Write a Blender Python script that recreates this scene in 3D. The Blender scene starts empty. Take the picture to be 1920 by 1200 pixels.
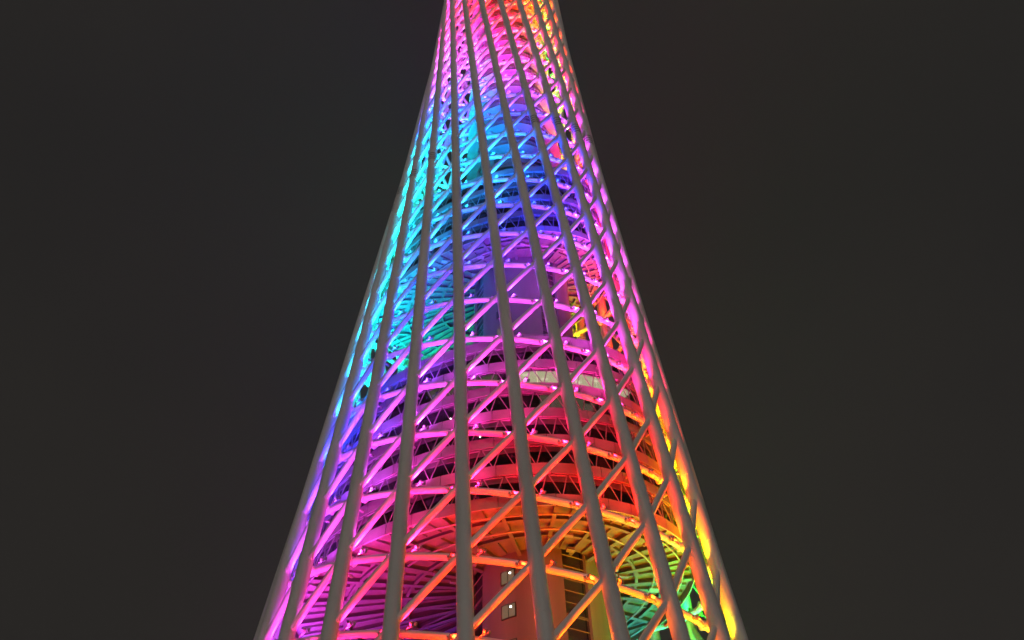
import bpy, math, random
from mathutils import Vector, Matrix
import numpy as np
random.seed(7)
S = bpy.context.scene
COL = S.collection
PI = math.pi

# ------------------------------------------------------------------ camera
CAM_POS = Vector((0.0, -99.3327, 3.4664))
PITCH, YAW, ROLL, FPX = 0.942403, 0.051919, -0.038606, 1783.076
fw = Vector((math.sin(YAW)*math.cos(PITCH), math.cos(YAW)*math.cos(PITCH), math.sin(PITCH)))
rt = fw.cross(Vector((0, 0, 1))).normalized()
up = rt.cross(fw)
rt, up = (math.cos(ROLL)*rt + math.sin(ROLL)*up), (-math.sin(ROLL)*rt + math.cos(ROLL)*up)
cd = bpy.data.cameras.new('camera')
cd.sensor_fit = 'HORIZONTAL'; cd.sensor_width = 36.0; cd.lens = FPX*36.0/1920.0
cd.clip_start = 0.5; cd.clip_end = 6000
cam = bpy.data.objects.new('camera', cd); COL.objects.link(cam)
cam.matrix_world = Matrix(((rt.x, up.x, -fw.x, CAM_POS.x), (rt.y, up.y, -fw.y, CAM_POS.y), (rt.z, up.z, -fw.z, CAM_POS.z), (0, 0, 0, 1)))
S.camera = cam

# ------------------------------------------------------------------ night sky and city glow
W = bpy.data.worlds.new('World'); S.world = W; W.use_nodes = True
nt = W.node_tree; nt.nodes.clear()
out = nt.nodes.new('ShaderNodeOutputWorld'); bg = nt.nodes.new('ShaderNodeBackground')
tc = nt.nodes.new('ShaderNodeTexCoord'); nz = nt.nodes.new('ShaderNodeTexNoise'); rp = nt.nodes.new('ShaderNodeValToRGB')
nz.inputs['Scale'].default_value = 1.6; nz.inputs['Detail'].default_value = 3.0; nz.inputs['Roughness'].default_value = 0.45
rp.color_ramp.elements[0].position = 0.3; rp.color_ramp.elements[0].color = (0.0150, 0.0144, 0.0142, 1)
rp.color_ramp.elements[1].position = 0.72; rp.color_ramp.elements[1].color = (0.0245, 0.0218, 0.0188, 1)
nt.links.new(tc.outputs['Generated'], nz.inputs['Vector']); nt.links.new(nz.outputs['Fac'], rp.inputs['Fac'])
nt.links.new(rp.outputs['Color'], bg.inputs['Color']); bg.inputs['Strength'].default_value = 1.0
nt.links.new(bg.outputs['Background'], out.inputs['Surface'])
sd = bpy.data.lights.new('city_glow', 'SUN'); sd.energy = 0.56; sd.angle = math.radians(60); sd.color = (1.0, 0.88, 0.78)
so = bpy.data.objects.new('city_glow', sd); COL.objects.link(so)
so.rotation_euler = Vector((0.10, 1.0, -0.16)).to_track_quat('-Z', 'Y').to_euler()
S.view_settings.view_transform = 'Standard'; S.view_settings.look = 'None'
S.view_settings.exposure = 0.0; S.view_settings.gamma = 1.0; S.view_settings.use_curve_mapping = False
cy = S.cycles
cy.use_light_tree = True; cy.max_bounces = 4; cy.diffuse_bounces = 2; cy.glossy_bounces = 1; cy.volume_bounces = 0; cy.use_adaptive_sampling = True; cy.adaptive_threshold = 0.03; cy.transparent_max_bounces = 6
cy.sample_clamp_indirect = 4.0; cy.use_denoising = True; cy.caustics_reflective = False; cy.caustics_refractive = False
LAMP_POWER = 9200.0

# ------------------------------------------------------------------ materials
def mat(name, col, rough=0.5, metal=0.0, noise=0.0, scale=1.0, bump=0.0, streak=False, spec=0.4):
    m = bpy.data.materials.new(name); m.use_nodes = True
    n = m.node_tree.nodes; l = m.node_tree.links; p = n['Principled BSDF']
    p.inputs['Base Color'].default_value = (*col, 1); p.inputs['Roughness'].default_value = rough
    p.inputs['Metallic'].default_value = metal; p.inputs['Specular IOR Level'].default_value = spec
    if noise:
        t = n.new('ShaderNodeTexCoord'); mp = n.new('ShaderNodeMapping'); q = n.new('ShaderNodeTexNoise'); r = n.new('ShaderNodeValToRGB')
        if streak: mp.inputs['Scale'].default_value = (1, 1, 0.12)
        q.inputs['Scale'].default_value = scale; q.inputs['Detail'].default_value = 5
        a = [max(0, c*(1-noise)) for c in col]; b = [min(1, c*(1+noise*0.5)) for c in col]
        r.color_ramp.elements[0].position = .3; r.color_ramp.elements[1].position = .7
        r.color_ramp.elements[0].color = (*a, 1); r.color_ramp.elements[1].color = (*b, 1)
        l.new(t.outputs['Object'], mp.inputs['Vector']); l.new(mp.outputs['Vector'], q.inputs['Vector'])
        l.new(q.outputs['Fac'], r.inputs['Fac']); l.new(r.outputs['Color'], p.inputs['Base Color'])
        if bump:
            bm = n.new('ShaderNodeBump'); bm.inputs['Strength'].default_value = bump; bm.inputs['Distance'].default_value = .05
            l.new(q.outputs['Fac'], bm.inputs['Height']); l.new(bm.outputs['Normal'], p.inputs['Normal'])
    return m
def emit(name, col, strength):
    m = bpy.data.materials.new(name); m.use_nodes = True
    p = m.node_tree.nodes['Principled BSDF']
    p.inputs['Base Color'].default_value = (0.06, 0.06, 0.06, 1)
    p.inputs['Emission Color'].default_value = (*col, 1); p.inputs['Emission Strength'].default_value = strength
    return m
M_STEEL = mat('white_paint_steel', (0.78, 0.77, 0.75), 0.33, 0, 0.14, 0.35, 0.0, True)
M_RING = mat('ring_paint_steel', (0.76, 0.75, 0.74), 0.33, 0, 0.12, 0.5)
M_CONC = mat('painted_concrete', (0.28, 0.272, 0.266), 0.75, 0, 0.3, 0.3, 0.1, True)
M_PANEL = mat('spandrel_metal', (0.25, 0.246, 0.246), 0.5, 0, 0.14, 0.8)
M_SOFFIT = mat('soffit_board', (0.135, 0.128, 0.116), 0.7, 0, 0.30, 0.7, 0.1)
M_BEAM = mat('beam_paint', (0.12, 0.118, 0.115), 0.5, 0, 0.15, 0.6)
M_TRUSS = mat('truss_paint', (0.27, 0.265, 0.265), 0.45)
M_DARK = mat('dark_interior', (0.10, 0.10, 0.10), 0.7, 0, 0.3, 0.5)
M_CREAM = mat('cream_partition', (0.62, 0.58, 0.48), 0.7, 0, 0.1, 0.7)
M_FIX = mat('fixture_grey', (0.27, 0.265, 0.26), 0.4, 0.2)
M_GROUND = mat('granite_paving', (0.16, 0.155, 0.15), 0.7, 0, 0.3, 0.6)
M_FRAME = mat('dark_frame', (0.06, 0.06, 0.06), 0.4, 0.5)
M_GLASS = bpy.data.materials.new('tinted_glass'); M_GLASS.use_nodes = True
n = M_GLASS.node_tree.nodes; l = M_GLASS.node_tree.links; n.clear()
o_ = n.new('ShaderNodeOutputMaterial'); mx = n.new('ShaderNodeMixShader'); tr = n.new('ShaderNodeBsdfTransparent'); gl = n.new('ShaderNodeBsdfGlossy'); fr = n.new('ShaderNodeLayerWeight'); pw = n.new('ShaderNodeMath'); ad = n.new('ShaderNodeMath')
tr.inputs['Color'].default_value = (0.72, 0.75, 0.76, 1); gl.inputs['Roughness'].default_value = 0.04; gl.inputs['Color'].default_value = (.8, .8, .8, 1); fr.inputs['Blend'].default_value = 0.5; pw.operation = 'POWER'; pw.inputs[1].default_value = 4.0; ad.operation = 'MULTIPLY_ADD'; ad.inputs[1].default_value = 0.6; ad.inputs[2].default_value = 0.04
l.new(fr.outputs['Facing'], pw.inputs[0]); l.new(pw.outputs[0], ad.inputs[0]); l.new(ad.outputs[0], mx.inputs['Fac']); l.new(tr.outputs['BSDF'], mx.inputs[1]); l.new(gl.outputs['BSDF'], mx.inputs[2]); l.new(mx.outputs['Shader'], o_.inputs['Surface'])
M_WIN = emit('lit_window', (1.0, 0.82, 0.46), 0.12)
M_LUM = emit('ceiling_luminaire', (1.0, 0.88, 0.58), 1.3)
M_CEIL = emit('glowing_ceiling_board', (1.0, 0.86, 0.52), 0.9)  # no lamp: room light falling on the ceiling is put in as glow
M_CEILB = emit('dim_glowing_ceiling_board', (1.0, 0.86, 0.5), 0.12)  # weaker glow in place of light on the ceilings of dim rooms
M_DOT = emit('white_lamp', (1.0, 0.97, 0.88), 9.0)
for m_ in (M_WIN, M_DOT): m_.cycles.emission_sampling = 'NONE'

# ------------------------------------------------------------------ mesh helpers
class MB:
    def __init__(s): s.v = []; s.f = []
    def add(s, v, f):
        o = len(s.v); s.v += [tuple(x) for x in v]; s.f += [tuple(i+o for i in q) for q in f]
    def tube(s, a, b, r0, r1=None, n=10, cap=True):
        s.path([a, b], [r0, r0 if r1 is None else r1], n, cap)
    def path(s, pts, rad, n=8, cap=True, closed=False):
        pts = [Vector(p) for p in pts]; m = len(pts)
        if not hasattr(rad, '__len__'): rad = [rad]*m
        vs = []; ref = None
        for j, p in enumerate(pts):
            if closed: d = pts[(j+1) % m]-pts[j-1]
            else: d = pts[min(j+1, m-1)]-pts[max(j-1, 0)]
            d.normalize()
            if ref is None: ref = Vector((0, 0, 1)) if abs(d.z) < .9 else Vector((1, 0, 0))
            x = ref.cross(d).normalized(); y = d.cross(x)
            if not closed: ref = y
            for q in range(n):
                a = 2*PI*q/n; vs.append(p+rad[j]*(math.cos(a)*x+math.sin(a)*y))
        f = []
        for j in range(m if closed else m-1):
            k = (j+1) % m
            for q in range(n): f.append((j*n+q, j*n+(q+1) % n, k*n+(q+1) % n, k*n+q))
        if cap and not closed: f.append(tuple(range(n-1, -1, -1))); f.append(tuple(range((m-1)*n, m*n)))
        s.add(vs, f)
    def bar(s, a, b, w, h, upv=(0, 0, 1)):
        a = Vector(a); b = Vector(b); d = (b-a).normalized(); u = Vector(upv)
        x = d.cross(u).normalized(); y = x.cross(d)
        v = [p+sx*x*w/2+sy*y*h/2 for p in (a, b) for sx, sy in ((-1, -1), (1, -1), (1, 1), (-1, 1))]
        s.add(v, [(3, 2, 1, 0), (4, 5, 6, 7), (0, 1, 5, 4), (1, 2, 6, 5), (2, 3, 7, 6), (3, 0, 4, 7)])
    def slab(s, poly0, poly1):           # prism between two matching polygons
        k = len(poly0); f = [tuple(range(k-1, -1, -1)), tuple(range(k, 2*k))]
        for j in range(k): f.append((j, (j+1) % k, k+(j+1) % k, k+j))
        s.add(list(poly0)+list(poly1), f)
    def mesh(s, name, m=None, smooth=False):
        me = bpy.data.meshes.new(name); me.from_pydata(s.v, [], s.f); me.update()
        if smooth:
            me.polygons.foreach_set('use_smooth', [len(p.vertices) == 4 for p in me.polygons])
        if m: me.materials.append(m)
        return me
def link(name, me, parent=None, mw=None):
    o = bpy.data.objects.new(name, me); COL.objects.link(o)
    if parent is not None: o.parent = parent
    if mw is not None: o.matrix_local = mw
    return o
def build(name, mb, m, parent=None, smooth=False, kind=None, label=None):
    o = link(name, mb.mesh(name, m, smooth), parent)
    if kind: o['kind'] = kind
    if label: o['label'] = label
    return o
def project(p):
    d = Vector(p)-CAM_POS; z = d.dot(fw)
    if z < 1: return None
    return 960+FPX*d.dot(rt)/z, 600-FPX*d.dot(up)/z, z

# ------------------------------------------------------------------ tower geometry
A0, B0, TH0, PH0 = 25.49312, 34.60798, 1.357885, -2.649562
A1, B1, TH1, PH1 = 17.20265, 27.40965, 0.448461, -1.723047
CX, CY, TX, TY, Z0, DZ = 4.71435, -2.86429, -0.263372, 0.202548, 74.34307, 10.392554
KX, KY = 6.80332, -2.60543
ZB, ZT = -10.0, 450.0
def ell(a, b, th, t):
    x, y = a*math.cos(t-th), b*math.sin(t-th); c, s = math.cos(th), math.sin(th)
    return c*x-s*y, s*x+c*y
def col_ends(i):
    t = PH0+i*PI/12; bx, by = ell(A0, B0, TH0, t); tx, ty = ell(A1, B1, TH1, t+PH1)
    return Vector((bx, by, ZB)), Vector((tx+CX, ty+CY, ZT))
def col_at(i, z):
    b, t = col_ends(i); return b+(t-b)*((z-ZB)/(ZT-ZB))
def node(i, k):
    b, t = col_ends(i); d = t-b
    s = (Z0+k*DZ+TX*b.x+TY*b.y-b.z)/(d.z-TX*d.x-TY*d.y)
    return b+s*d
def axis(z): s = (z-ZB)/(ZT-ZB); return Vector((CX*s, CY*s, z))
def inward(i, z):
    d = col_at(i+.01, z)-col_at(i-.01, z); n = Vector((-d.y, d.x, 0)).normalized()
    if n.dot(axis(z)-col_at(i, z)) < 0: n = -n
    return n
def outline(t, z, inset): return col_at(t, z)+inward(t, z)*inset
CA, CB, CTH = 8.5, 7.2, math.radians(-20)
def core_r(phi):
    c, s = math.cos(phi-CTH), math.sin(phi-CTH); return 1/math.sqrt((c/CA)**2+(s/CB)**2)
def core_pt(phi, z, extra=0.0):
    r = core_r(phi)+extra; return Vector((KX+r*math.cos(phi), KY+r*math.sin(phi), z))
def front(i):                     # True when column i stands on the side facing the camera
    return True
def facing(p):                    # >0 towards the camera
    a = axis(p.z); d = Vector((p.x-a.x, p.y-a.y, 0)); c = Vector((CAM_POS.x-a.x, CAM_POS.y-a.y, 0))
    return d.normalized().dot(c.normalized())
def rank(p):
    q = project(p)
    if q is None: return 1e9
    r = q[2]
    if not (-60 < q[0] < 1980 and -60 < q[1] < 1260): r += 2000
    f = facing(Vector(p))
    if f < -0.15: r += 800
    return r

KMIN, KMAX = -6, 28
tower = bpy.data.objects.new('lattice_tower', None); COL.objects.link(tower)
tower['label'] = 'tall twisted lattice tower of white steel tubes lit in rainbow colours at night'
tower['category'] = 'tower'

# ground
g = MB(); g.add([(-800, -800, 2.0), (800, -800, 2.0), (800, 800, 2.0), (-800, 800, 2.0)], [(0, 1, 2, 3)])
go = build('ground', g, M_GROUND); go['kind'] = 'structure'

# columns
CR = 0.87
for i in range(24):
    b, t = col_ends(i); b = col_at(i, 1.9)
    mb = MB(); pts = [b+(t-b)*s/40 for s in range(41)]
    mb.path(pts, CR, 28)
    c = build('column', mb, M_STEEL, tower, True)
    dv = (t-b).normalized()
    for k in range(-2, 12):            # weld seams
        p = node(i, k)+dv*3.4
        if rank(p) < 200:
            w = MB(); w.tube(p-dv*.035, p+dv*.035, CR+.012, n=28, cap=True); build('weld_seam', w, M_STEEL, c, True)
    if i in (0, 1, 2, 3, 7, 8, 9, 10):
        for q in range(4):
            p = col_at(i, 184.0+q*1.0); w = MB(); w.tube(p-dv*.09, p+dv*.09, CR+.05, n=28, cap=True)
            build('collar_band', w, M_FRAME, c, True)

# diagonals
diags = []
for i in range(24):
    for k in range(KMIN, KMAX):
        a, b = node(i, k), node(i+1, k+1)
        if a.z < 2.5: continue
        diags.append((rank((a+b)/2), a, b))
diags.sort(key=lambda x: x[0])
rest = MB()
for j, (r, a, b) in enumerate(diags):
    if j < 300:
        mb = MB(); mb.tube(a, b, 0.42, n=16, cap=False); build('diagonal_brace', mb, M_STEEL, tower, True)
    else: rest.tube(a, b, 0.42, n=10, cap=False)
build('diagonal_brace', rest, M_STEEL, tower, True, 'stuff')

# rings
OFF = 1.5
stubs = []
def rpt(i, k):
    p = node(i, k); n = inward(i, p.z); q = p+n*OFF; q.z += (TX*n.x+TY*n.y)*OFF; return q
for k in range(KMIN+1, KMAX+1):
    pts = [rpt(j/5, k) for j in range(24*5)]
    if min(p.z for p in pts) < 3: continue
    mb = MB(); mb.path(pts, 0.41, 14, closed=True)
    ro = build('ring_beam', mb, M_RING, tower, True)
    for i in range(24):
        a, b = node(i, k), rpt(i, k); stubs.append((rank(a), a, b, ro))
stubs.sort(key=lambda x: x[0]); rest = MB()
def stub(mb, a, b):
    d = (b-a).normalized(); mb.path([a, b-d*.25, b-d*.2, b+d*.52], [.50, .42, .52, .46], 12)
for j, (r, a, b, ro) in enumerate(stubs):
    mb = MB() if j < 300 else rest
    stub(mb, a, b)
    if j < 300: build('connector_stub', mb, M_RING, ro, True)
build('connector_stub', rest, M_RING, tower, True, 'stuff')

# ------------------------------------------------------------------ coloured lights
# hue (degrees, unwrapped) against height: on the left flank, the front and the right flank
ZL = [55, 64, 78, 90, 103, 116, 128, 150, 168, 198, 220, 240, 262, 292]
HL = [318, 311, 291, 266, 240, 211, 200, 195, 188, 185, 202, 265, 300, 328]
ZC = [55, 64, 74, 85, 95, 105, 116, 126, 137, 147, 157, 168, 178, 190, 200, 215, 225, 240, 255, 270, 290]
HC = [381, 378, 370, 354, 340, 318, 297, 283, 263, 243, 226, 214, 206, 206, 226, 270, 295, 315, 335, 352, 372]
ZR = [60, 75, 86, 96, 107, 117, 128, 139, 149, 160, 175, 190, 202, 213, 224, 234, 245, 260, 280]
HR = [390, 388, 386, 378, 362, 344, 330, 319, 311, 307, 309, 317, 332, 346, 368, 383, 394, 398, 404]
def hue_at(p):
    p = Vector((p.x, p.y, p.z+float(np.interp(p.z, [60, 100, 125], [8.0, 9.0, 14.0]))))
    a = axis(p.z); d = Vector((p.x-a.x, p.y-a.y)); c = Vector((CAM_POS.x-a.x, CAM_POS.y-a.y))
    ang = math.degrees(math.atan2(c.x*d.y-c.y*d.x, c.dot(d)))       # + = towards the right flank
    l, c_, r = (float(np.interp(p.z, a_, q)) for a_, q in ((ZL, HL), (ZC, HC), (ZR, HR))); b = l+300; g_ = float(np.interp(p.z, [90, 125, 190, 230], [1.0, .6, .6, .85]))
    xs = [-180, -135, -80, 0, 42, 63, 70, 80, 100, 135, 180]; ys = [b-360, l-32, l, c_, c_+.24*(r-c_), r, r+.16*g_*(b-r), r+.40*g_*(b-r), r+.62*g_*(b-r), r+.82*(b-r), b]
    return float(np.interp(ang, xs, ys)) % 360
def hsv(h, s=None):
    if s is None: s = float(np.interp(h % 360, [0, 20, 60, 120, 190, 225, 265, 300, 325, 350, 360], [.92, .95, .94, .89, .90, .87, .73, .69, .80, .90, .92]))
    h = (h % 360)/60; x = 1-abs(h % 2-1)
    c = [(1, x, 0), (x, 1, 0), (0, 1, x), (0, x, 1), (x, 0, 1), (1, 0, x)][int(h) % 6]
    return tuple(((1-s)+s*q)**2.3 for q in c)
LENS = []
for q in range(36):
    m_ = emit('lens_glow_%d' % (q*10), tuple(.45+.55*x for x in hsv(q*10, .8)), 3.0); m_.cycles.emission_sampling = 'NONE'; LENS.append(m_)
light_data = {}
nodes = []
for k in range(-3, 24):
    for i in range(24):
        p = node(i, k); n = inward(i, p.z); far = facing(p) < -.2
        h = hue_at(p); zi = min(3, max(0, int((p.z-150)/18))); var = (0, 0, 1, 2, 2, 0, 1)[(i*13+k*29+(i*k) % 5) % 7]; q = int(h/5)+100*zi+(1000 if far else 0)+10000*var
        if q not in light_data:
            d = bpy.data.lights.new('floodlight_beam', 'SPOT'); d.energy = LAMP_POWER*(1.0, 1.0, .95, .9)[zi]*(0.95 if far else 1.0)*(1.0, .62, 1.4)[var]; d.color = hsv((q % 100)*5+2.5)
            d.spot_size = math.radians(84); d.spot_blend = 1.0; d.shadow_soft_size = 0.35; light_data[q] = d
        tg = Vector((0, 0, 1)).cross(n).normalized(); b_, t_ = col_ends(i); ax = (t_-b_).normalized(); sd_ = tg.y; left = min(1.0, max(0.0, (sd_-.45)/.35))
        for sx in ((-1,) if far else (-1, 1)):
            lo = bpy.data.objects.new('floodlight_beam', light_data[q]); COL.objects.link(lo); lo.parent = tower
            lo.location = p+n*(.95 if sx > 0 else .80+.45*left)+tg*sx*1.3+Vector((0, 0, .25 if sx > 0 else -.1))
            lo.rotation_euler = (ax+n*0.02+tg*sx*0.12).to_track_quat('-Z', 'Y').to_euler()
        nodes.append((rank(p), i, k, p, n, h))
# fixtures: a curved bracket with two can heads either side of every node
fx = MB()
fx.path([(0, -.35, -.45), (.12, -.25, -.1), (.38, -.1, .1), (.62, .1, .22), (.75, .2, .42)], .075, 6)
for dx, dy in ((.45, -.12), (.78, .22)):
    fx.tube((dx, dy, .22), (dx+.05, dy, .62), .15, .19, 8)
    fx.tube((dx, dy, .05), (dx, dy, .24), .05, .05, 6)
FX = fx.mesh('floodlight', M_FIX, True)
ln = MB()
for dx, dy in ((.45, -.12), (.78, .22)): ln.tube((dx+.05, dy, .615), (dx+.052, dy, .635), .17, .17, 8)
LN = ln.mesh('lens', LENS[0])
sp = MB(); sp.tube((0, 0, 0), (0, .75, .22), .15, .2, 10); sp.bar((0, -.5, -.25), (0, .1, 0), .1, .1)
SPM = sp.mesh('spot_lamp', M_FIX, True)
nodes.sort(key=lambda x: x[0])
restf = MB(); cnt = 0
def xform(me, mw, mb): mb.add([mw @ v.co for v in me.vertices], [tuple(p.vertices) for p in me.polygons])
for r, i, k, p, n, h in nodes:
    tang = Vector((0, 0, 1)).cross(n).normalized()
    for sx in (-1, 1):
        o = p+n*(OFF*.75)+tang*sx*1.2+Vector((0, 0, .1))
        mw = Matrix(((tang.x*sx, n.x, 0, o.x), (tang.y*sx, n.y, 0, o.y), (0, 0, 1, o.z), (0, 0, 0, 1)))
        if cnt < 300 and r < 800:
            f = link('floodlight', FX, tower, mw); e = link('lens', LN, f)
            e.material_slots[0].link = 'OBJECT'; e.material_slots[0].material = LENS[int(((h+(i*7+k*5) % 11-5) % 360)/10) % 36]; cnt += 1
        else: xform(FX, mw, restf)
build('floodlight', restf, M_FIX, tower, True, 'stuff')
for r, i, k, p, n, h in [q for q in nodes if q[0] < 800][:260]:
    b, t = col_ends(i); dv = (t-b).normalized(); o = p-dv*2.3+n*1.1
    tang = Vector((0, 0, 1)).cross(n)
    link('spot_lamp', SPM, tower, Matrix(((tang.x, n.x, 0, o.x), (tang.y, n.y, 0, o.y), (0, 0, 1, o.z), (0, 0, 0, 1))))

# ------------------------------------------------------------------ core shaft
def phi_for_x(dx):                # angle on the front face whose point lies dx to the right of the core centre
    best = min((abs(core_pt(-PI+a*PI/400, 0).x-KX-dx), -PI+a*PI/400) for a in range(400)); return best[1]
sl = phi_for_x(4.2)
half = 1.6/core_r(sl)
slots = [sl, sl+PI, phi_for_x(-7.6), phi_for_x(-7.6)+PI]
ang = sorted([(s+2*PI) % (2*PI) for s in slots])
core = MB(); NSEG = 120; ZC0, ZC1 = 1.9, 350.0
def in_slot(a):
    return any(abs((a-s+PI) % (2*PI)-PI) < half for s in slots)
edges = sorted(set([round(2*PI*j/NSEG, 5) for j in range(NSEG)]+[round((s+e*half) % (2*PI), 5) for s in slots for e in (-1, 1)]))
for j, a in enumerate(edges):
    b = edges[(j+1) % len(edges)]; bb = b+(2*PI if b < a else 0); midp = (a+bb)/2
    ex = -0.7 if in_slot(midp) else 0.0
    core.add([core_pt(a, ZC0, ex), core_pt(bb, ZC0, ex), core_pt(bb, ZC1, ex), core_pt(a, ZC1, ex)], [(0, 1, 2, 3)])
for s in slots:
    for e in (-1, 1):
        a = s+e*half; core.add([core_pt(a, ZC0), core_pt(a, ZC0, -.7), core_pt(a, ZC1, -.7), core_pt(a, ZC1)], [(0, 1, 2, 3)])
core_o = build('core_shaft', core, M_CONC, tower)
for s in slots[:1]+slots[2:3]:
    z = 50.0
    while z < 300:
        if not (82 < z+2.6 < 113 or 146 < z+2.6 < 168):
            mb = MB(); mb.slab([core_pt(s+e*half*.96, z+d, -.35) for e, d in ((-1, 0), (1, 0), (1, 4.9), (-1, 4.9))],
                               [core_pt(s+e*half*.96, z+d, -.30) for e, d in ((-1, 0), (1, 0), (1, 4.9), (-1, 4.9))])
            build('slot_window', mb, M_GLASS, core_o)
            fb = MB()
            for d in (0, 1.65, 3.3, 5.0): fb.bar(core_pt(s-half*.97, z+d, -.2), core_pt(s+half*.97, z+d, -.2), .10, .06)
            for e in (-.96, .96): fb.bar(core_pt(s+half*e, z, -.22), core_pt(s+half*e, z+5.1, -.22), .16, .16, (0, 1, 0))
            build('slot_frame', fb, M_TRUSS, core_o)
        z += 5.2
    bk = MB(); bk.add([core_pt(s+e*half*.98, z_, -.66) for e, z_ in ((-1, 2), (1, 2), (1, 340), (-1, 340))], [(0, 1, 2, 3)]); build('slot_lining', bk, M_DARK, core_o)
wphi = phi_for_x(-3.75); wd = .85/core_r(wphi)
for z in (61.2, 66.0, 70.8, 75.6, 119.5, 124.3, 129.1, 175, 185, 196):
    lit = z < 80 or 115 < z < 128
    fr_ = MB()
    c0 = [core_pt(wphi+e*wd, z+d, .03) for e, d in ((-1.1, -.12), (1.1, -.12), (1.1, 1.82), (-1.1, 1.82))]
    c1 = [core_pt(wphi+e*wd, z+d, .12) for e, d in ((-1.1, -.12), (1.1, -.12), (1.1, 1.82), (-1.1, 1.82))]
    fr_.slab(c0, c1); fo = build('window_frame', fr_, M_FRAME, core_o)
    for e0, e1 in ((-.95, -.06), (.06, .95)):
        pm = MB(); pm.slab([core_pt(wphi+e*wd, z+d, .122) for e, d in ((e0, 0), (e1, 0), (e1, 1.7), (e0, 1.7))],
                           [core_pt(wphi+e*wd, z+d, .15) for e, d in ((e0, 0), (e1, 0), (e1, 1.7), (e0, 1.7))])
        build('window_pane', pm, M_WIN if lit else M_FRAME, core_o)
    if lit:
        d_ = MB(); q = core_pt(wphi+.38*wd, z+1.28, .17); d_.tube(q, q+(q-Vector((KX, KY, q.z))).normalized()*.03, .12, n=10); build('window_lamp', d_, M_DOT, core_o)

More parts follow.
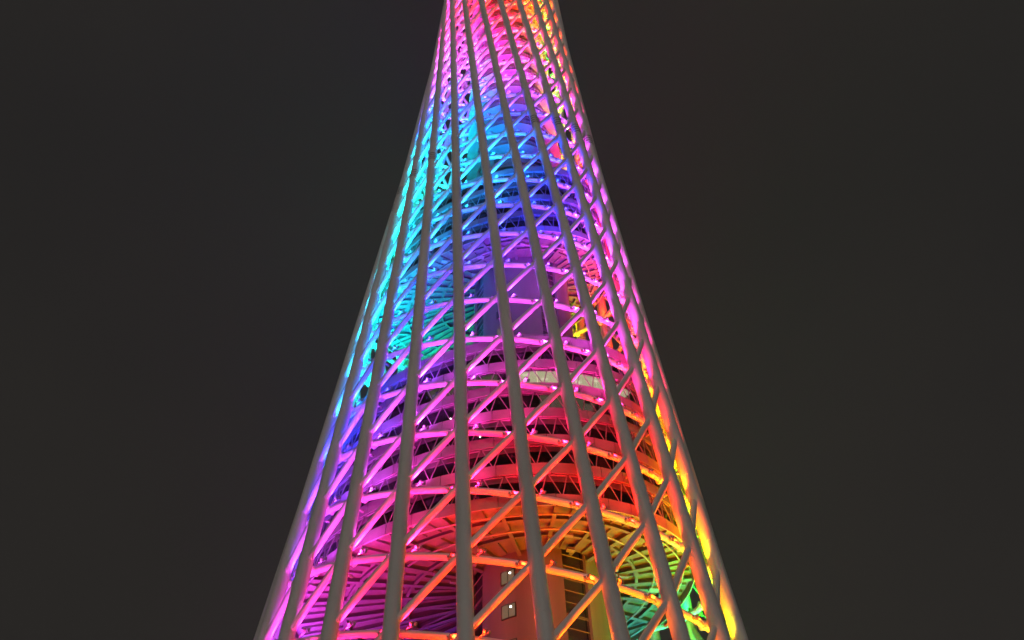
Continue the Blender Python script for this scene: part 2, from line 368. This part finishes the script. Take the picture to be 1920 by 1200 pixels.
# ------------------------------------------------------------------ floor blocks
INS = 2.5
def polar(t, z, u, inset):
    o = outline(t, z, inset); ph = math.atan2(o.y-KY, o.x-KX); c = core_pt(ph, z); return c+(o-c)*u
def ring_slab(z0, z1, inset, N=96):
    mb = MB(); vs = []
    for j in range(N):
        t = 24*j/N
        for u in (0.0, 1.0):
            for z in (z0, z1):
                p = polar(t, z0, u, inset); vs.append((p.x, p.y, z))
    f = []
    for j in range(N):
        a, b = 4*j, 4*((j+1) % N)
        f += [(a, a+2, b+2, b), (a+1, b+1, b+3, a+3), (a+2, a+3, b+3, b+2)]
    mb.add(vs, f); return mb
panels = []; braces = []; panes = []
def floor_block(levels, label, lit):
    blk = bpy.data.objects.new('floor_block', None); COL.objects.link(blk); blk.parent = tower; blk['label'] = label
    H = 1.75
    for li, z in enumerate(levels):
        nxt = levels[li+1] if li+1 < len(levels) else None
        build('floor_slab', ring_slab(z+(1.05 if li == 0 else .3), z+1.35, INS+.17), M_DARK if li == 0 else M_SOFFIT, blk)  # lowest slab darker: shade above the open bays put into its colour
        NP = 48
        for j in range(NP):
            t0, t1 = 24*(j+.012)/NP, 24*(j+.988)/NP
            a0, a1 = outline(t0, z, INS), outline(t1, z, INS); b0, b1 = outline(t0, z, INS+.16), outline(t1, z, INS+.16)
            hh = Vector((0, 0, H+(0.35 if nxt is None else 0)))
            panels.append((rank((a0+a1)/2), [a0, a1, b1, b0], [a0+hh, a1+hh, b1+hh, b0+hh], blk))
        if nxt is None: continue
        zt, zb = nxt-.28, z+H
        NV = 62
        for j in range(NV):
            ta, tb, tm = 24*(j+.06)/NV, 24*(j+.94)/NV, 24*(j+.5)/NV
            A, B, Mm, Mn = outline(ta, nxt, INS+.10), outline(tb, nxt, INS+.10), outline(tm-.02, z, INS+.10), outline(tm+.02, z, INS+.10)
            A.z = B.z = zt; Mm.z = Mn.z = zb
            braces.append((rank((A+B)/2), A, B, Mm, Mn, blk))
        for j in range(48):
            t0, t1 = 24*(j+.01)/48, 24*(j+.99)/48
            a0, a1 = outline(t0, z, INS+.9), outline(t1, z, INS+.9); b0, b1 = outline(t0, z, INS+.95), outline(t1, z, INS+.95)
            q = [(p.x, p.y, z+1.352) for p in (a0, a1, b1, b0)]; w = [(p.x, p.y, nxt+.296) for p in (a0, a1, b1, b0)]
            panes.append((rank((a0+a1)/2), q, w, blk))
        # room walls behind the glass; darkness of unlit floors is put into their colour
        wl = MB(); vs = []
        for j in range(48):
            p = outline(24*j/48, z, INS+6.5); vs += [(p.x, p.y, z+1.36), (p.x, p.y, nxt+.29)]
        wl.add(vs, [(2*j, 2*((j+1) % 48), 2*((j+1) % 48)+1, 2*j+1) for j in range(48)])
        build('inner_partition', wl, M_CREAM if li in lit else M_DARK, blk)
        hd = MB(); hz = .15 if li in lit else .85
        for j in range(48):
            t0, t1 = 24*j/48, 24*(j+1)/48
            a0, a1, b0, b1 = outline(t0, z, INS+.74), outline(t1, z, INS+.74), outline(t0, z, INS+.88), outline(t1, z, INS+.88)
            hd.slab([(p.x, p.y, nxt-hz) for p in (a0, a1, b1, b0)], [(p.x, p.y, nxt+.28) for p in (a0, a1, b1, b0)])
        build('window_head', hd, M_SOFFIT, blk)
        if li in lit:
            for ta, tb, ml in lit[li]:
                q = [outline(ta+(tb-ta)*e/6, z, INS+1.05) for e in range(7)]+[outline(ta+(tb-ta)*e/6, z, INS+4.2) for e in range(6, -1, -1)]
                cb = MB(); cb.slab([(p.x, p.y, nxt+.2) for p in q], [(p.x, p.y, nxt+.27) for p in q]); build('glowing_ceiling_board', cb, ml, blk)  # ceiling boards glow to carry the room light
                for e in range(int((tb-ta)*2.2)):
                    tt = ta+.25+e*.45; p = outline(tt, z, INS+1.7+(e % 2)*.8); tg = (outline(tt+.1, z, INS)-outline(tt-.1, z, INS)).normalized()
                    p.z = nxt+.14; lm = MB(); lm.bar(p-tg*.45, p+tg*.45, .35, .08); build('ceiling_lamp', lm, M_LUM if ml is M_CEIL else M_FIX, blk)
    # underside: girders, ribs and soffit panels
    z = levels[0]
    for i in range(24):
        gd = MB(); a, b = polar(i+.5, z, .01, INS+.25), polar(i+.5, z, .99, INS+.25)
        a.z = b.z = z+.55; gd.bar(a, b, .16, .95)
        for zz in (z+.10,): gd.bar(Vector((a.x, a.y, zz)), Vector((b.x, b.y, zz)), .5, .08)
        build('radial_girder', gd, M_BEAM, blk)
    for u in (.36, .70):
        pts = [polar(j/4, z, u, INS+.25) for j in range(96)]
        rg = MB()
        for j in range(96):
            a, b = pts[j].copy(), pts[(j+1) % 96].copy(); a.z = b.z = z+.62; rg.bar(a, b, .14, .8)
            a.z = b.z = z+.20; rg.bar(a, b, .38, .07)
        build('ring_girder', rg, M_BEAM, blk)
    us = [.02, .36, .70, .985]
    for i in range(24):
        for q in range(3):
            f_ = facing(outline(i+1, z, INS))
            if f_ < -.2 and q != 1 and random.random() < .75:
                db = MB(); e0, e1 = (.04, .96) if (i+q) % 2 else (.96, .04)
                a, b = polar(i+.5+e0, z, us[q]+.03, INS+.25), polar(i+.5+e1, z, us[q+1]-.03, INS+.25)
                a.z = b.z = z+.45; db.bar(a, b, .34, .4); build('cross_brace', db, M_BEAM, blk); continue
            pm = MB(); dz = .80+random.uniform(-.03, .03)
            cs = [polar(i+.5+e*.96+.02, z, us[q]+(us[q+1]-us[q])*d, INS+.25) for e, d in ((0, .02), (1, .02), (1, .98), (0, .98))]
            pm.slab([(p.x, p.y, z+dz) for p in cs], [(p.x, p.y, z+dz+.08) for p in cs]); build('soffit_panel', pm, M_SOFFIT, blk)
            rb = MB()
            for e in ((.34, .67) if q == 2 else (.5,)):
                a, b = polar(i+.5+e, z, us[q]+.03, INS+.25), polar(i+.5+e, z, us[q+1]-.03, INS+.25)
                a.z = b.z = z+.62; rb.bar(a, b, .14, .38)
            build('soffit_rib', rb, M_BEAM, blk)
    # services slung under the girders
    for u, rr, dz in ((.55, .12, -.16), (.86, .10, -.14)):
        ta = random.uniform(0, 6); pts = [polar(ta+17*e/90, z, u+.012*math.sin(e*.35), INS+.25)+Vector((0, 0, dz)) for e in range(91)]
        pm = MB(); pm.path(pts, rr, 8); build('service_pipe', pm, M_FIX, blk, True)
    for e in range(16):
        t_ = random.uniform(0, 24); c = polar(t_, z, random.uniform(.15, .92), INS+.25)+Vector((0, 0, -.1)); w_ = random.uniform(.3, .7)
        pm = MB(); pm.bar(c-Vector((w_, 0, 0)), c+Vector((w_, .2, 0)), random.uniform(.4, .9), .38); build('junction_box', pm, M_FIX, blk)
    return blk
LV_B = [79.0+5.33*j for j in range(7)]
LV_C = [144.7, 150.6, 156.6, 162.4, 168.0]
blkB = floor_block(LV_B, 'lower stack of round floors with zigzag braced window bands', {4: ((5.0, 8.4, M_CEIL), (3.0, 4.6, M_CEILB)), 3: ((5.5, 6.9, M_CEILB),)})
blkC = floor_block(LV_C, 'upper stack of round floors with zigzag braced window bands', {})
def split(lst, name, fn, m):
    for blk in (blkB, blkC):
        q = sorted([x for x in lst if x[-1] is blk], key=lambda x: x[0]); rest = MB()
        for j, x in enumerate(q):
            if j < 150:
                mb = MB(); fn(mb, x); build(name, mb, m, blk)
            else: fn(rest, x)
        if rest.v: build(name, rest, m, blk, kind='stuff')
split(panels, 'spandrel_panel', lambda mb, x: mb.slab(x[1], x[2]), M_PANEL)
def vb(mb, x):
    _, A, B, Mm, Mn, b = x
    mb.bar(A, B, .10, .14); mb.bar(A, Mm, .11, .11, (0.3, 0.9, .1)); mb.bar(B, Mn, .11, .11, (0.3, 0.9, .1))
split(braces, 'zigzag_brace', vb, M_TRUSS)
split(panes, 'window_pane', lambda mb, x: mb.slab(x[1], x[2]), M_GLASS)
# white lamps seen inside the lower floors
for li, t, dz in ((3, 4.6, 1.9), (3, 5.3, 1.6), (2, 4.2, 3.4), (3, 3.6, 3.0), (4, 4.95, 3.2)):
    p = outline(t, LV_B[li], INS+1.2); p.z = LV_B[li]+1.5+dz*.6
    d_ = MB(); d_.path([p+Vector((0, 0, s)) for s in (-.14, -.08, 0, .08, .14)], [.03, .09, .11, .09, .03], 10); build('deck_lamp', d_, M_DOT, blkB)

# ------------------------------------------------------------------ roof decks: railings, plant boxes and air handling units
for blk, z in ((blkB, LV_B[-1]), (blkC, LV_C[-1])):
    rl = MB(); N = 96
    for j in range(N):
        a, b = outline(24*j/N, z, INS+.5), outline(24*(j+1)/N, z, INS+.5)
        a.z = b.z = z+1.352
        rl.bar(a, a+Vector((0, 0, 1.75)), .06, .06, (0, 1, 0))
        for hgt in (1.0, 1.75): rl.bar(a+Vector((0, 0, hgt)), b+Vector((0, 0, hgt)), .06, .06)
    build('roof_railing', rl, M_TRUSS, blk, kind='stuff')
for t, w, h, d in ((2.2, 2.6, 2.4, 1.6), (3.4, 1.8, 3.1, 1.6), (4.35, 3.0, 2.3, 1.8), (5.5, 2.2, 2.8, 1.5), (6.5, 2.8, 2.5, 1.6), (7.6, 2.0, 3.0, 1.6), (8.8, 2.6, 2.4, 1.6)):
    c = outline(t, LV_C[-1], INS+2.2); c.z = LV_C[-1]+1.36; n = inward(t, c.z); tg = Vector((0, 0, 1)).cross(n)
    mb = MB(); mb.bar(c+Vector((0, 0, .25+h/2))-tg*w/2, c+Vector((0, 0, .25+h/2))+tg*w/2, d, h)
    for e in (-.4, 0, .4):
        q = c+tg*w*e+Vector((0, 0, .25+h)); mb.tube(q, q+Vector((0, 0, .3)), .3, .3, 10)
        q = c+tg*w*e; mb.bar(q-n*d*.4, q+n*d*.4, .15, .5)
    ao = build('air_handling_unit', mb, M_FIX, blkC)
    for e in range(5):
        lv = MB(); zz = c.z+.25+h*(.15+.17*e); q = c-n*(d/2+.03); q.z = zz; lv.bar(q-tg*w*.4, q+tg*w*.4, .05, h*.09); build('louvre_blade', lv, M_FRAME, ao)

# ------------------------------------------------------------------ stair spiralling round the core above the upper floors
rampv = MB(); rail = MB()
ZS0, ZS1, PITCHS = 174.0, 332.0, 10.4
NST = int((ZS1-ZS0)/PITCHS*60); prev = None
for j in range(NST+1):
    ph = -2*PI*j/60; z = ZS0+PITCHS*j/60
    cur = [core_pt(ph, z, .15), core_pt(ph, z, 2.1), core_pt(ph, z+.3, .15), core_pt(ph, z+.3, 2.1)]
    if prev:
        o = len(rampv.v); rampv.add(prev+cur, [(0, 1, 5, 4), (2, 6, 7, 3), (1, 3, 7, 5), (0, 4, 6, 2)])
        for hgt in (1.45, .85): rail.bar(prev[3]+Vector((0, 0, hgt-.05)), cur[3]+Vector((0, 0, hgt-.05)), .09, .09)
    rail.bar(cur[3], cur[3]+Vector((0, 0, 1.4)), .08, .08, (0, 1, 0))
    prev = cur
build('spiral_walkway', rampv, M_PANEL, tower)
build('walkway_railing', rail, M_TRUSS, tower, kind='stuff')

# ------------------------------------------------------------------ humid night air round the whole place
HZ = MB(); HZ.slab([(-815, -815, .9), (815, -815, .9), (815, 815, .9), (-815, 815, .9)], [(-815, -815, 462), (815, -815, 462), (815, 815, 462), (-815, 815, 462)])
mh = bpy.data.materials.new('haze_air'); mh.use_nodes = True; mh.node_tree.nodes.clear()
a_ = mh.node_tree.nodes.new('ShaderNodeOutputMaterial'); v_ = mh.node_tree.nodes.new('ShaderNodeVolumePrincipled')
v_.inputs['Density'].default_value = 0.00024; v_.inputs['Color'].default_value = (.9, .9, .92, 1); v_.inputs['Anisotropy'].default_value = 0.3
mh.node_tree.links.new(v_.outputs['Volume'], a_.inputs['Volume'])
ho = build('haze', HZ, mh); ho['kind'] = 'stuff'
